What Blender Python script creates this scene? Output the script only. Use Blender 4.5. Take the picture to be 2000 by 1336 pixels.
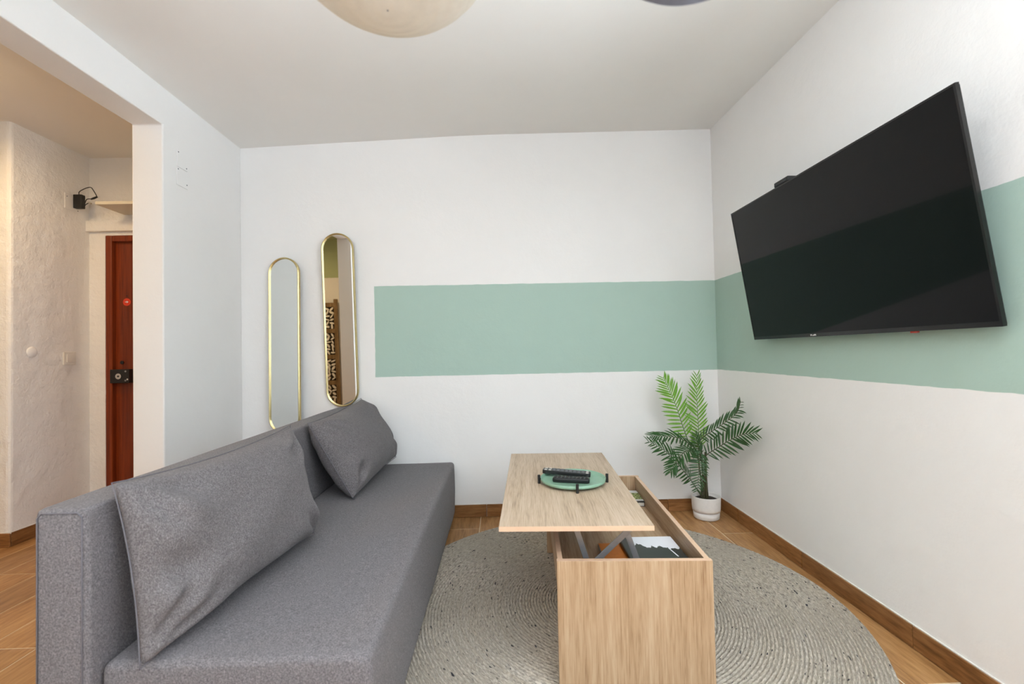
import bpy, bmesh, math, random
import numpy as np
from mathutils import Vector, Matrix, noise

for o in list(bpy.data.objects):
    bpy.data.objects.remove(o, do_unlink=True)
random.seed(7)
SC = bpy.context.scene
COL = SC.collection

# ------------------------------------------------------------------ camera
CAM_H = 1.08
FPX, CX, CY = 889.0, 1000.0, 668.0          # focal length in pixels of the 2000x1336 frame
def _cam():
    cam = bpy.data.cameras.new('camera')
    cam.sensor_width = 36.0
    cam.lens = FPX / 2000.0 * 36.0
    cam.clip_start = 0.02
    cam.dof.use_dof = True
    cam.dof.focus_distance = 2.2
    cam.dof.aperture_fstop = 2.8
    o = bpy.data.objects.new('camera', cam)
    COL.objects.link(o)
    # camera axes from the vanishing point of the room depth and the lean of the verticals
    Y = Vector(((980.0 - CX) / FPX, (687.0 - CY) / FPX, 1.0)).normalized()
    d = Vector((0.0205, 1.0, 0.0)); d = (d - Y * d.dot(Y)).normalized()
    X = d.cross(Y)
    right = Vector((X[0], Y[0], -d[0])); down = Vector((X[1], Y[1], -d[1])); fwd = Vector((X[2], Y[2], -d[2]))
    m = Matrix((right, -down, -fwd)).transposed().to_4x4()
    m.translation = (0, 0, CAM_H)
    o.matrix_world = m
    SC.camera = o
_cam()

# ------------------------------------------------------------------ world, lights, exposure
W = bpy.data.worlds.new('world'); SC.world = W
W.use_nodes = True
W.node_tree.nodes['Background'].inputs['Color'].default_value = (0.62, 0.78, 1.0, 1)
W.node_tree.nodes['Background'].inputs['Strength'].default_value = 1.0
vs = SC.view_settings
vs.view_transform = 'Standard'; vs.look = 'None'; vs.gamma = 1.0; vs.use_curve_mapping = False
vs.exposure = 0.38
def area_light(name, loc, rot, sx, sy, power, color):
    l = bpy.data.lights.new(name, 'AREA'); l.shape = 'RECTANGLE'; l.size = sx; l.size_y = sy
    l.energy = power; l.color = color
    o = bpy.data.objects.new(name, l); COL.objects.link(o)
    o.location = loc; o.rotation_euler = rot
    return o
# daylight through the unseen windows behind the photographer
area_light('window_daylight', (0.20, -1.30, 1.70), (math.radians(90), 0, 0), 2.0, 1.30, 13, (0.84, 0.92, 1.0))
area_light('side_window_daylight', (1.52, -0.24, 1.65), (math.radians(90), 0, math.radians(90)), 1.5, 1.2, 26, (0.80, 0.90, 1.0))
# added fill lights outside the windows, aimed up to brighten the ceiling
area_light('added_ceiling_fill', (0.45, -2.05, 0.45), (math.radians(180 - 28), 0, 0), 2.8, 1.3, 510, (0.80, 0.90, 1.0))
area_light('added_side_ceiling_fill', (2.30, -0.25, 0.45), (math.radians(180 - 28), 0, math.radians(90)), 2.2, 1.3, 520, (0.80, 0.90, 1.0))

# ------------------------------------------------------------------ helpers: colour and materials
def lin(c):
    c = c / 255.0
    return c / 12.92 if c <= 0.04045 else ((c + 0.055) / 1.055) ** 2.4
def rgb(r, g, b): return (lin(r), lin(g), lin(b), 1.0)

class NT:
    def __init__(self, name):
        self.m = bpy.data.materials.new(name); self.m.use_nodes = True
        self.t = self.m.node_tree; self.b = self.t.nodes['Principled BSDF']
    def n(self, typ, **kw):
        nd = self.t.nodes.new(typ)
        for k, v in kw.items():
            if hasattr(nd, k): setattr(nd, k, v)
            else: nd.inputs[k].default_value = v
        return nd
    def l(self, a, b): self.t.links.new(a, b)
    def coord(self, scale=(1, 1, 1), kind='Object', loc=(0, 0, 0)):
        tc = self.n('ShaderNodeTexCoord'); mp = self.n('ShaderNodeMapping')
        mp.inputs['Scale'].default_value = scale; mp.inputs['Location'].default_value = loc
        self.l(tc.outputs[kind], mp.inputs['Vector']); return mp.outputs['Vector']
    def noise(self, vec, scale, detail=3, rough=0.5):
        nd = self.n('ShaderNodeTexNoise'); nd.inputs['Scale'].default_value = scale
        nd.inputs['Detail'].default_value = detail; nd.inputs['Roughness'].default_value = rough
        self.l(vec, nd.inputs['Vector']); return nd.outputs['Fac']
    def ramp(self, fac, stops):
        r = self.n('ShaderNodeValToRGB'); e = r.color_ramp.elements
        e[0].position, e[0].color = stops[0]; e[1].position, e[1].color = stops[-1]
        for p, c in stops[1:-1]:
            q = e.new(p); q.color = c
        self.l(fac, r.inputs['Fac']); return r.outputs['Color']
    def mix(self, fac, a, b, mode='MIX'):
        m = self.n('ShaderNodeMix', data_type='RGBA', blend_type=mode)
        for v, s in ((fac, m.inputs[0]), (a, m.inputs[6]), (b, m.inputs[7])):
            if hasattr(v, 'links') or isinstance(v, bpy.types.NodeSocket): self.l(v, s)
            else: s.default_value = v
        return m.outputs[2]
    def math(self, op, a, b=0.0):
        m = self.n('ShaderNodeMath', operation=op)
        for v, s in ((a, m.inputs[0]), (b, m.inputs[1])):
            if isinstance(v, bpy.types.NodeSocket): self.l(v, s)
            else: s.default_value = v
        return m.outputs[0]
    def bump(self, h, strength, dist=0.01):
        b = self.n('ShaderNodeBump'); b.inputs['Strength'].default_value = strength
        b.inputs['Distance'].default_value = dist
        self.l(h, b.inputs['Height']); self.l(b.outputs['Normal'], self.b.inputs['Normal'])
    def base(self, c, rough=0.5, metal=0.0, spec=0.5):
        if isinstance(c, bpy.types.NodeSocket): self.l(c, self.b.inputs['Base Color'])
        else: self.b.inputs['Base Color'].default_value = c
        self.b.inputs['Roughness'].default_value = rough; self.b.inputs['Metallic'].default_value = metal
        self.b.inputs['Specular IOR Level'].default_value = spec
        return self.m

def plain(name, c, rough=0.5, metal=0.0, spec=0.5, nscale=60, var=0.08, bump=0.0):
    t = NT(name); v = t.coord()
    f = t.noise(v, nscale, 3)
    dark = tuple(x * (1 - var) for x in c[:3]) + (1,); lite = tuple(min(1, x * (1 + var)) for x in c[:3]) + (1,)
    t.base(t.ramp(f, [(0.3, dark), (0.7, lite)]), rough, metal, spec)
    if bump: t.bump(f, bump, 0.004)
    return t.m

WHITE = rgb(243, 241, 238)
MINT = rgb(176, 200, 188)
def wall_mat(name, stripe=None, rough_plaster=0.12, colour=WHITE, paint=MINT):
    t = NT(name); v = t.coord()
    geo = t.n('ShaderNodeNewGeometry'); pos = geo.outputs['Position']
    n1 = t.noise(pos, 9, 4, 0.6); n2 = t.noise(pos, 120, 2)
    c2 = tuple(x * 0.975 for x in colour[:3]) + (1,)
    col = t.mix(n1, c2, colour)
    if stripe:
        sep = t.n('ShaderNodeSeparateXYZ'); t.l(pos, sep.inputs[0])
        wob = t.math('MULTIPLY', t.math('SUBTRACT', t.noise(pos, 14, 3), 0.5), 0.007)
        z = t.math('ADD', sep.outputs['Z'], wob)
        f = t.math('MULTIPLY', t.math('GREATER_THAN', z, stripe[0]), t.math('LESS_THAN', z, stripe[1]))
        if len(stripe) > 2:
            f = t.math('MULTIPLY', f, t.math('GREATER_THAN', t.math('ADD', sep.outputs['X'], wob), stripe[2]))
        m1 = t.mix(n1, tuple(x * 0.97 for x in paint[:3]) + (1,), paint)
        col = t.mix(f, col, m1)
    t.base(col, 0.75, 0, 0.25)
    h = t.math('ADD', t.math('MULTIPLY', n1, 1.0), t.math('MULTIPLY', n2, 0.12))
    t.bump(h, rough_plaster, 0.02)
    return t.m
M = {}
M['wall_back'] = wall_mat('painted_plaster_back', (0.93, 1.53, -0.834))
M['wall_right'] = wall_mat('painted_plaster_right', (0.932, 1.53), 0.16)
M['white'] = wall_mat('white_plaster', None, 0.10)
M['rough'] = wall_mat('rough_white_plaster', None, 0.85)
M['ceil'] = wall_mat('ceiling_paint', None, 0.05, rgb(242, 239, 234))
OLIVE = rgb(186, 198, 158)
M['olive'] = wall_mat('green_ceiling_paint', None, 0.05, OLIVE)
M['wall_alcove'] = wall_mat('white_plaster_green_above', (1.97, 9.0), 0.1, WHITE, OLIVE)

def wood(name, axis, c_dark, c_mid, c_lite, rough=0.45, gscale=34, stretch=0.045, ring=True, spec=0.35, varied=False):
    t = NT(name)
    sc = [1, 1, 1]; sc[axis] = stretch
    v = t.coord(tuple(sc))
    if varied:
        oi = t.n('ShaderNodeObjectInfo')
        cmb = t.n('ShaderNodeCombineXYZ')
        r = t.math('MULTIPLY', oi.outputs['Random'], 37.0)
        for i in range(3): t.l(r, cmb.inputs[i])
        ad = t.n('ShaderNodeVectorMath', operation='ADD'); t.l(v, ad.inputs[0]); t.l(cmb.outputs[0], ad.inputs[1])
        v = ad.outputs[0]
    n1 = t.noise(v, gscale, 5, 0.6)
    n2 = t.noise(v, gscale * 6, 3, 0.6)
    f = t.math('ADD', t.math('MULTIPLY', n1, 0.52), t.math('MULTIPLY', n2, 0.48))
    col = t.ramp(f, [(0.34, c_dark), (0.47, c_mid), (0.62, c_lite)])
    if varied:
        hs = t.n('ShaderNodeHueSaturation')
        t.l(t.math('ADD', t.math('MULTIPLY', oi.outputs['Random'], 0.30), 0.85), hs.inputs['Value'])
        t.l(col, hs.inputs['Color']); col = hs.outputs['Color']
    t.base(col, rough, 0, spec)
    t.bump(n2, 0.06, 0.002)
    return t.m
OAK = (rgb(145, 112, 81), rgb(176, 145, 112), rgb(192, 165, 134))
OAK_TOP_SHEEN = (rgb(153, 130, 107), rgb(185, 162, 137), rgb(202, 181, 159))  # greyer, paler oak: the wall's sheen on the top is put into the colour
M['oak_y'] = wood('light_oak_lengthwise', 1, *OAK)
M['oak_top'] = wood('light_oak_top_with_sheen', 1, *OAK_TOP_SHEEN)
M['oak_edge'] = plain('pale_oak_edging', rgb(215, 180, 150), 0.5, var=0.04)
M['oak_z'] = wood('light_oak_upright', 2, *OAK)
M['plank'] = wood('wood_look_floor_tile', 1, rgb(134, 93, 51), rgb(168, 123, 76), rgb(191, 147, 98), 0.38, 16, 0.10, spec=0.4, varied=True)
M['skirt_x'] = wood('wood_look_skirting_tile_x', 0, rgb(99, 63, 30), rgb(135, 91, 51), rgb(160, 112, 68), 0.42, 16, 0.12, varied=True)
M['skirt_y'] = wood('wood_look_skirting_tile_y', 1, rgb(99, 63, 30), rgb(135, 91, 51), rgb(160, 112, 68), 0.42, 16, 0.12, varied=True)
M['mahogany'] = wood('mahogany_veneer', 2, rgb(84, 32, 10), rgb(116, 46, 16), rgb(140, 60, 22), 0.35, 22, 0.03, spec=0.4)
M['carved'] = wood('weathered_carved_wood', 2, rgb(96, 76, 50), rgb(128, 104, 72), rgb(156, 132, 98), 0.7, 20, 0.1)
M['carved_pale'] = plain('whitewashed_carving', rgb(240, 236, 228), 0.8, var=0.10)
M['carved_dark'] = plain('dark_fretwork_backing', rgb(40, 34, 26), 0.8)
M['grout'] = plain('pale_grout', rgb(216, 198, 170), 0.9)
M['caulk'] = plain('white_caulk', rgb(236, 234, 230), 0.6, var=0.02)

def fabric(name, dark, mid, lite):
    t = NT(name); v = t.coord()
    vx = t.coord((1.0, 0.35, 1.0)); vy = t.coord((0.35, 1.0, 0.35))
    a = t.noise(vx, 600, 2, 0.75); b = t.noise(vy, 600, 2, 0.7); c = t.noise(v, 90, 4, 0.7)
    f = t.math('ADD', t.math('MULTIPLY', t.math('ADD', a, b), 0.44), t.math('MULTIPLY', c, 0.12))
    t.base(t.ramp(f, [(0.36, dark), (0.5, mid), (0.64, lite)]), 0.92, 0, 0.15)
    t.b.inputs['Sheen Weight'].default_value = 0.08
    t.b.inputs['Sheen Roughness'].default_value = 0.5
    t.bump(f, 0.35, 0.003)
    return t.m
M['fabric'] = fabric('heather_grey_fabric', rgb(79, 75, 78), rgb(112, 108, 109), rgb(149, 143, 145))
M['fabric_c'] = fabric('heather_grey_cushion_fabric', rgb(76, 72, 74), rgb(108, 103, 103), rgb(142, 137, 138))
M['seam'] = plain('grey_seam_thread', rgb(108, 105, 110), 0.9)
M['brass'] = plain('brushed_brass', rgb(206, 188, 136), 0.34, 1.0, var=0.04)
def mirror_mat():
    t = NT('mirror_glass'); v = t.coord()
    f = t.noise(v, 3, 2)
    t.base(t.ramp(f, [(0.3, (0.83, 0.85, 0.84, 1)), (0.7, (0.85, 0.87, 0.86, 1))]), 0.0, 1.0)
    return t.m
M['mirror'] = mirror_mat()
M['black'] = plain('black_plastic', rgb(26, 26, 27), 0.35, spec=0.5, var=0.05)
M['black_matt'] = plain('matt_black_metal', rgb(22, 22, 22), 0.5, var=0.05)
M['rubber'] = plain('dark_grey_rubber', rgb(96, 97, 100), 0.6, var=0.1)
M['button_w'] = plain('pale_button', rgb(206, 200, 190), 0.5)
M['screen'] = plain('glossy_tv_screen', rgb(2, 2, 2), 0.045, spec=0.24, var=0.02)
M['bezel'] = plain('gloss_black_bezel', rgb(14, 14, 14), 0.18, spec=0.5, var=0.02)
M['print_w'] = plain('white_print', rgb(214, 214, 214), 0.6, var=0.02)
M['red_tag'] = plain('red_tag', rgb(190, 70, 60), 0.5)
M['steel'] = plain('grey_painted_steel', rgb(150, 150, 152), 0.35, 0.6, var=0.05)
M['silver'] = plain('polished_nickel', rgb(214, 208, 196), 0.22, 1.0, var=0.03)
M['mint_enamel'] = plain('green_enamel_tray', rgb(134, 170, 146), 0.38, spec=0.5, var=0.05)
M['pot'] = plain('pale_grey_ceramic', rgb(234, 229, 223), 0.6, var=0.03)
M['soil'] = plain('dark_potting_soil', rgb(48, 38, 28), 0.95, nscale=140, var=0.5, bump=0.8)
M['stem'] = plain('brown_green_stem', rgb(70, 66, 40), 0.6, var=0.25)
M['stem_g'] = plain('green_stalk', rgb(66, 96, 44), 0.5, var=0.2)
def leaf_mat(name, a, b):
    t = NT(name); v = t.coord()
    t.base(t.ramp(t.noise(v, 26, 3), [(0.3, a), (0.7, b)]), 0.42, 0, 0.4)
    t.b.inputs['Transmission Weight'].default_value = 0.0
    return t.m
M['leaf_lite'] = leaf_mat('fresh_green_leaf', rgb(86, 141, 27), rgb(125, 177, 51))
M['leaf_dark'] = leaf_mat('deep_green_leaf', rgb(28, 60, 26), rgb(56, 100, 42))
M['white_plastic'] = plain('white_plastic', rgb(232, 228, 220), 0.4, var=0.02)
M['sticker'] = plain('red_sticker', rgb(214, 62, 34), 0.5, var=0.03)
M['shelf'] = plain('cream_painted_shelf', rgb(226, 218, 200), 0.55, var=0.02)
M['cream'] = plain('cream_gloss_paint', rgb(232, 224, 204), 0.4, var=0.02)
def paper_mat(name, c):
    t = NT(name); v = t.coord()
    col = t.ramp(t.noise(v, 40, 4, 0.7), [(0.3, tuple(x * 0.94 for x in c[:3]) + (1,)), (0.7, c)])
    t.base(col, 0.85, 0, 0.1)
    tr = t.n('ShaderNodeBsdfTranslucent'); t.l(col, tr.inputs['Color'])
    mx = t.n('ShaderNodeMixShader'); mx.inputs[0].default_value = 0.35
    out = t.t.nodes['Material Output']
    t.l(t.b.outputs[0], mx.inputs[1]); t.l(tr.outputs[0], mx.inputs[2]); t.l(mx.outputs[0], out.inputs['Surface'])
    return t.m
M['paper'] = paper_mat('cream_rice_paper', rgb(232, 225, 214))
M['paper_blue'] = paper_mat('blue_grey_rice_paper', rgb(160, 164, 176))
def rug_mat():
    t = NT('braided_wool'); v = t.coord((1, 1, 1), 'UV')
    m1 = t.coord((46, 190, 1), 'UV'); m2 = t.coord((30, 70, 1), 'UV', (3, 5, 0)); m3 = t.coord((4, 6, 1), 'UV')
    a = t.noise(m1, 1.0, 3, 0.7); b = t.noise(m2, 1.0, 2, 0.5); c = t.noise(m3, 1.0, 3)
    col = t.ramp(a, [(0.28, rgb(106, 102, 98)), (0.42, rgb(162, 155, 146)), (0.56, rgb(194, 186, 175)), (0.72, rgb(214, 206, 195))])
    col = t.mix(c, t.mix(1.0, col, rgb(236, 228, 214), 'MULTIPLY'), col)
    fl = t.ramp(b, [(0.65, (0, 0, 0, 1)), (0.70, (1, 1, 1, 1))])
    col = t.mix(fl, col, rgb(56, 54, 58))
    t.base(col, 0.95, 0, 0.1); t.bump(a, 0.5, 0.004)
    return t.m
M['rug'] = rug_mat()
def book_cover():
    t = NT('photo_book_cover'); tc = t.n('ShaderNodeTexCoord'); s = t.n('ShaderNodeSeparateXYZ')
    t.l(tc.outputs['Generated'], s.inputs[0])
    u, v = s.outputs['X'], s.outputs['Y']
    cm = t.n('ShaderNodeCombineXYZ'); t.l(u, cm.inputs[0])
    n1 = t.noise(cm.outputs[0], 5.5, 4, 0.55)
    edge = t.math('ADD', t.math('MULTIPLY', n1, 0.55), 0.47)
    edge = t.math('SUBTRACT', edge, t.math('MULTIPLY', u, 0.16))
    tree = t.math('LESS_THAN', v, edge)
    left = t.math('LESS_THAN', u, 0.16)
    f = t.math('MAXIMUM', tree, left)
    # one pale trunk line
    d = t.math('ABSOLUTE', t.math('SUBTRACT', t.math('SUBTRACT', u, 0.83), t.math('MULTIPLY', t.math('SUBTRACT', v, 0.45), -0.22)))
    ln = t.math('MULTIPLY', t.math('LESS_THAN', d, 0.011), t.math('MULTIPLY', t.math('LESS_THAN', v, 0.62), t.math('GREATER_THAN', v, 0.35)))
    f = t.math('MULTIPLY', f, t.math('SUBTRACT', 1.0, ln))
    t.base(t.mix(f, rgb(232, 232, 236), rgb(44, 48, 46)), 0.35, 0, 0.4)
    return t.m
M['book_cover'] = book_cover()
M['pages'] = plain('book_pages', rgb(222, 216, 204), 0.8, var=0.04)
M['orange'] = plain('orange_book_cover', rgb(206, 116, 28), 0.45, var=0.06)
M['grey_card'] = plain('grey_card', rgb(168, 164, 158), 0.6)
def leaflet_cover():
    t = NT('leaf_print_cover'); tc = t.n('ShaderNodeTexCoord'); s = t.n('ShaderNodeSeparateXYZ')
    t.l(tc.outputs['Generated'], s.inputs[0]); v = s.outputs['Y']
    n1 = t.noise(tc.outputs['Generated'], 14, 3)
    g = t.ramp(n1, [(0.35, rgb(52, 72, 30)), (0.5, rgb(128, 146, 66)), (0.65, rgb(206, 206, 170))])
    c = t.mix(t.math('LESS_THAN', v, 0.78), rgb(232, 232, 232), g)
    c = t.mix(t.math('LESS_THAN', v, 0.24), c, rgb(230, 230, 230))
    c = t.mix(t.math('LESS_THAN', v, 0.12), c, rgb(24, 22, 24))
    return t.base(c, 0.4)
M['leaflet_cover'] = leaflet_cover()
def glass_mat():
    t = NT('window_glass')
    tr = t.n('ShaderNodeBsdfTransparent'); gl = t.n('ShaderNodeBsdfGlossy'); gl.inputs['Roughness'].default_value = 0.02
    mx = t.n('ShaderNodeMixShader'); mx.inputs[0].default_value = 0.06
    t.l(tr.outputs[0], mx.inputs[1]); t.l(gl.outputs[0], mx.inputs[2])
    t.l(mx.outputs[0], t.t.nodes['Material Output'].inputs['Surface'])
    return t.m
M['glass'] = glass_mat()
def lamp_mat():
    t = NT('warm_opal_diffuser'); t.base((0.9, 0.85, 0.75, 1), 0.5)
    t.b.inputs['Emission Color'].default_value = (1.0, 0.74, 0.42, 1); t.b.inputs['Emission Strength'].default_value = 6.0
    return t.m
M['lamp'] = lamp_mat()

# ------------------------------------------------------------------ helpers: geometry
def link(name, me, mat, parent=None, smooth=False, loc=None):
    o = bpy.data.objects.new(name, me); COL.objects.link(o)
    if mat is not None:
        me.materials.clear(); me.materials.append(mat)
    if smooth:
        me.polygons.foreach_set('use_smooth', [True] * len(me.polygons))
    if loc is not None: o.location = loc
    if parent is not None: o.parent = parent
    return o
def bev(o, w, seg=2):
    m = o.modifiers.new('bevel', 'BEVEL'); m.width = w; m.segments = seg; m.limit_method = 'ANGLE'; m.angle_limit = 0.6
    m.harden_normals = False
    return o
class MB:
    def __init__(self): self.v = []; self.f = []
    def add(self, vs, fs):
        k = len(self.v); self.v += [tuple(p) for p in vs]; self.f += [tuple(i + k for i in f) for f in fs]; return self
    def box(self, x0, x1, y0, y1, z0, z1):
        return self.add([(x0, y0, z0), (x1, y0, z0), (x1, y1, z0), (x0, y1, z0), (x0, y0, z1), (x1, y0, z1), (x1, y1, z1), (x0, y1, z1)],
                        [(0, 3, 2, 1), (4, 5, 6, 7), (0, 1, 5, 4), (1, 2, 6, 5), (2, 3, 7, 6), (3, 0, 4, 7)])
    def prism(self, poly, axis, a, b):
        # poly: 2D loop in the two other axes (in xyz order), extruded along axis from a to b
        def p3(p, t):
            q = list(p); q.insert(axis, t); return q
        n = len(poly)
        vs = [p3(p, a) for p in poly] + [p3(p, b) for p in poly]
        fs = [tuple(range(n))[::-1], tuple(range(n, 2 * n))] + [(i, (i + 1) % n, n + (i + 1) % n, n + i) for i in range(n)]
        return self.add(vs, fs)
    def lathe(self, prof, n=32, c=(0, 0, 0), cap=True):
        vs = []; fs = []
        for r, z in prof:
            for i in range(n):
                a = 2 * math.pi * i / n; vs.append((c[0] + r * math.cos(a), c[1] + r * math.sin(a), c[2] + z))
        for j in range(len(prof) - 1):
            for i in range(n):
                fs.append((j * n + i, j * n + (i + 1) % n, (j + 1) * n + (i + 1) % n, (j + 1) * n + i))
        if cap:
            fs.append(tuple(range(n))[::-1]); fs.append(tuple((len(prof) - 1) * n + i for i in range(n)))
        return self.add(vs, fs)
    def tube(self, path, r, n=8, closed=False):
        P = [Vector(p) for p in path]; k = len(P); vs = []; fs = []
        rr = r if isinstance(r, (list, tuple)) else [r] * k
        up = Vector((0.13, 0.27, 0.95)).normalized(); prev = None
        for i in range(k):
            if closed: t = P[(i + 1) % k] - P[i - 1]
            else: t = P[min(i + 1, k - 1)] - P[max(i - 1, 0)]
            t.normalize()
            if prev is None:
                a = t.cross(up)
                if a.length < 1e-3: a = t.cross(Vector((1, 0, 0)))
            else:
                a = prev - t * prev.dot(t)
            a.normalize(); prev = a; b = t.cross(a)
            for j in range(n):
                an = 2 * math.pi * j / n
                vs.append(P[i] + (a * math.cos(an) + b * math.sin(an)) * rr[i])
        for i in range(k if closed else k - 1):
            q = (i + 1) % k
            for j in range(n):
                fs.append((i * n + j, i * n + (j + 1) % n, q * n + (j + 1) % n, q * n + j))
        if not closed:
            fs.append(tuple(range(n))[::-1]); fs.append(tuple((k - 1) * n + j for j in range(n)))
        return self.add(vs, fs)
    def mesh(self, name='mesh'):
        me = bpy.data.meshes.new(name); me.from_pydata(self.v, [], self.f)
        bm = bmesh.new(); bm.from_mesh(me); bmesh.ops.recalc_face_normals(bm, faces=bm.faces); bm.to_mesh(me); bm.free()
        me.update(); return me
    def build(self, name, mat, parent=None, smooth=False, bevel=0.0, seg=2, org=None):
        if org is None and parent is not None and parent.get('_o') is not None: org = parent['_o']
        if org is not None: self.v = [(p[0] - org[0], p[1] - org[1], p[2] - org[2]) for p in self.v]
        o = link(name, self.mesh(name), mat, parent, smooth)
        if bevel: bev(o, bevel, seg)
        return o
def catmull(P, n):
    P = [Vector(p) for p in P]; P = [P[0] * 2 - P[1]] + P + [P[-1] * 2 - P[-2]]; out = []
    m = len(P) - 3
    for k in range(n + 1):
        s = k / n * m; i = min(int(s), m - 1); t = s - i
        a, b, c, d = P[i:i + 4]
        out.append(0.5 * ((2 * b) + (c - a) * t + (2 * a - 5 * b + 4 * c - d) * t * t + (3 * b - a - 3 * c + d) * t ** 3))
    return out
def tag(o, label, cat, group=None):
    o['label'] = label; o['category'] = cat
    if group: o['group'] = group
    return o
def thing(name, label, cat, loc=(0, 0, 0), rotz=0.0, group=None, world=True):
    # an Empty at the base of the thing; with world=True its parts are given in room coordinates
    o = bpy.data.objects.new(name, None); COL.objects.link(o); o.empty_display_size = 0.05
    o.location = loc; o.rotation_euler = (0, 0, rotz)
    ORG[o.name] = loc if world else (0, 0, 0)
    return tag(o, label, cat, group)
ORG = {}
def part(parent, mb, name, mat, smooth=False, bevel=0.0, seg=2):
    return mb.build(name, mat, parent, smooth, bevel, seg, org=ORG[parent.name])
def sub(parent, mb, name, mat, org=(0, 0, 0), smooth=False, bevel=0.0, seg=2):
    return mb.build(name, mat, parent, smooth, bevel, seg, org=org)
def struct(o, label=None):
    o['kind'] = 'structure'
    if label: o['label'] = label
    return o

# ------------------------------------------------------------------ the room
XL, XR, YB, YF = -1.70, 1.441, 3.02, -1.2
JT = 0.155                                   # thickness of the wall between room and hall
XH = -2.90                                   # hall side wall
YH = 3.27                                    # hall end wall
# floor: grout bed with wood-look planks on it
fl = struct(MB().box(-4.1, 1.6, YF - 0.15, 3.45, -0.10, -0.0012).build('floor', M['grout']), 'wood-look tile floor of room and hall')
PW, P0, PL = 0.2020, -1.774, 1.2
joint = {-4: 2.40, -1: 1.783, 7: 2.817, 15: 2.634}
g = 0.0024
for k in range(-11, 17):
    x0 = P0 + k * PW; x1 = x0 + PW
    x0c, x1c = max(x0 + g, -4.05), min(x1 - g, XR - 0.001 + 0.01)
    if x1c - x0c < 0.02: continue
    j0 = joint.get(k, 2.40 + (0.6 if k % 2 else 0.0) + random.uniform(-0.03, 0.03))
    ys = [j0 + m * PL for m in range(-4, 3)]
    for a, b in zip(ys[:-1], ys[1:]):
        a2, b2 = max(a + g, YF), min(b - g, 3.30)
        if b2 - a2 < 0.03: continue
        c = ((x0c + x1c) / 2, (a2 + b2) / 2, 0)
        hx, hy = (x1c - x0c) / 2, (b2 - a2) / 2
        o = MB().box(-hx, hx, -hy, hy, -0.006, random.uniform(-0.0004, 0.0)).build('plank', M['plank'])
        bev(o, 0.0008, 1); o.location = c; o.parent = fl

wb = struct(MB().box(XL - JT, XR + 0.15, YB, YB + 0.15, -0.05, 2.75).build('wall_back', M['wall_back']), 'white back wall with a mint green painted stripe')
SY0, SY1, SZ0, SZ1 = -1.03, 0.55, 1.0, 2.32
wr = struct(MB().prism([(YF - 0.15, -0.05), (YB, -0.05), (YB, 2.75), (YF - 0.15, 2.75), (YF - 0.15, SZ1), (SY1, SZ1), (SY1, SZ0), (SY0, SZ0), (SY0, SZ1 - 0.0001), (YF - 0.15, SZ1 - 0.0001)], 0, XR, XR + 0.15).build('wall_right', M['wall_right']), 'white right wall with the mint green stripe running behind the television')
OY0, OY1, OZ = 0.69, 2.33, 2.272
wl = MB().prism([(YF, -0.05), (OY0, -0.05), (OY0, OZ), (OY1, OZ), (OY1, -0.05), (YB, -0.05), (YB, 2.75), (YF, 2.75)], 0, XL - JT, XL).build('wall_left', M['white'])
bev(wl, 0.006, 2); struct(wl, 'white left wall with a wide opening to the hall under a beam')
# front wall behind the photographer, with the window opening
WX0, WX1, WZ0, WZ1 = -0.80, 1.20, 1.05, 2.38
wf = MB()
wf.box(XL - JT, WX0, YF - 0.15, YF, -0.05, 2.75).box(WX1, XR, YF - 0.15, YF, -0.05, 2.75)
wf.box(WX0, WX1, YF - 0.15, YF, -0.05, WZ0).box(WX0, WX1, YF - 0.15, YF, WZ1, 2.75)
struct(wf.build('wall_front', M['white']))
win = MB()
for (a, b, c, d) in ((WX0, WX1, WZ0, WZ0 + 0.06), (WX0, WX1, WZ1 - 0.06, WZ1), (WX0, WX0 + 0.06, WZ0 + 0.06, WZ1 - 0.06), (WX1 - 0.06, WX1, WZ0 + 0.06, WZ1 - 0.06), (0.17, 0.23, WZ0 + 0.06, WZ1 - 0.06)):
    win.box(a, b, YF - 0.09, YF - 0.03, c, d)
w1 = struct(win.build('window_1', M['white_plastic']))
for a, b in ((WX0 + 0.06, 0.17), (0.23, WX1 - 0.06)):
    sub(w1, MB().box(a, b, YF - 0.063, YF - 0.057, WZ0 + 0.06, WZ1 - 0.06), 'pane', M['glass'])
win2 = MB()
for (a, b, c, d) in ((SY0, SY1, SZ0, SZ0 + 0.05), (SY0, SY1, SZ1 - 0.05, SZ1), (SY0, SY0 + 0.05, SZ0 + 0.05, SZ1 - 0.05), (SY1 - 0.05, SY1, SZ0 + 0.05, SZ1 - 0.05)):
    win2.box(XR + 0.03, XR + 0.07, a, b, c, d)
w2 = struct(win2.build('window_2', M['white_plastic']))
sub(w2, MB().box(XR + 0.047, XR + 0.053, SY0 + 0.05, SY1 - 0.05, SZ0 + 0.05, SZ1 - 0.05), 'pane', M['glass'])
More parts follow.
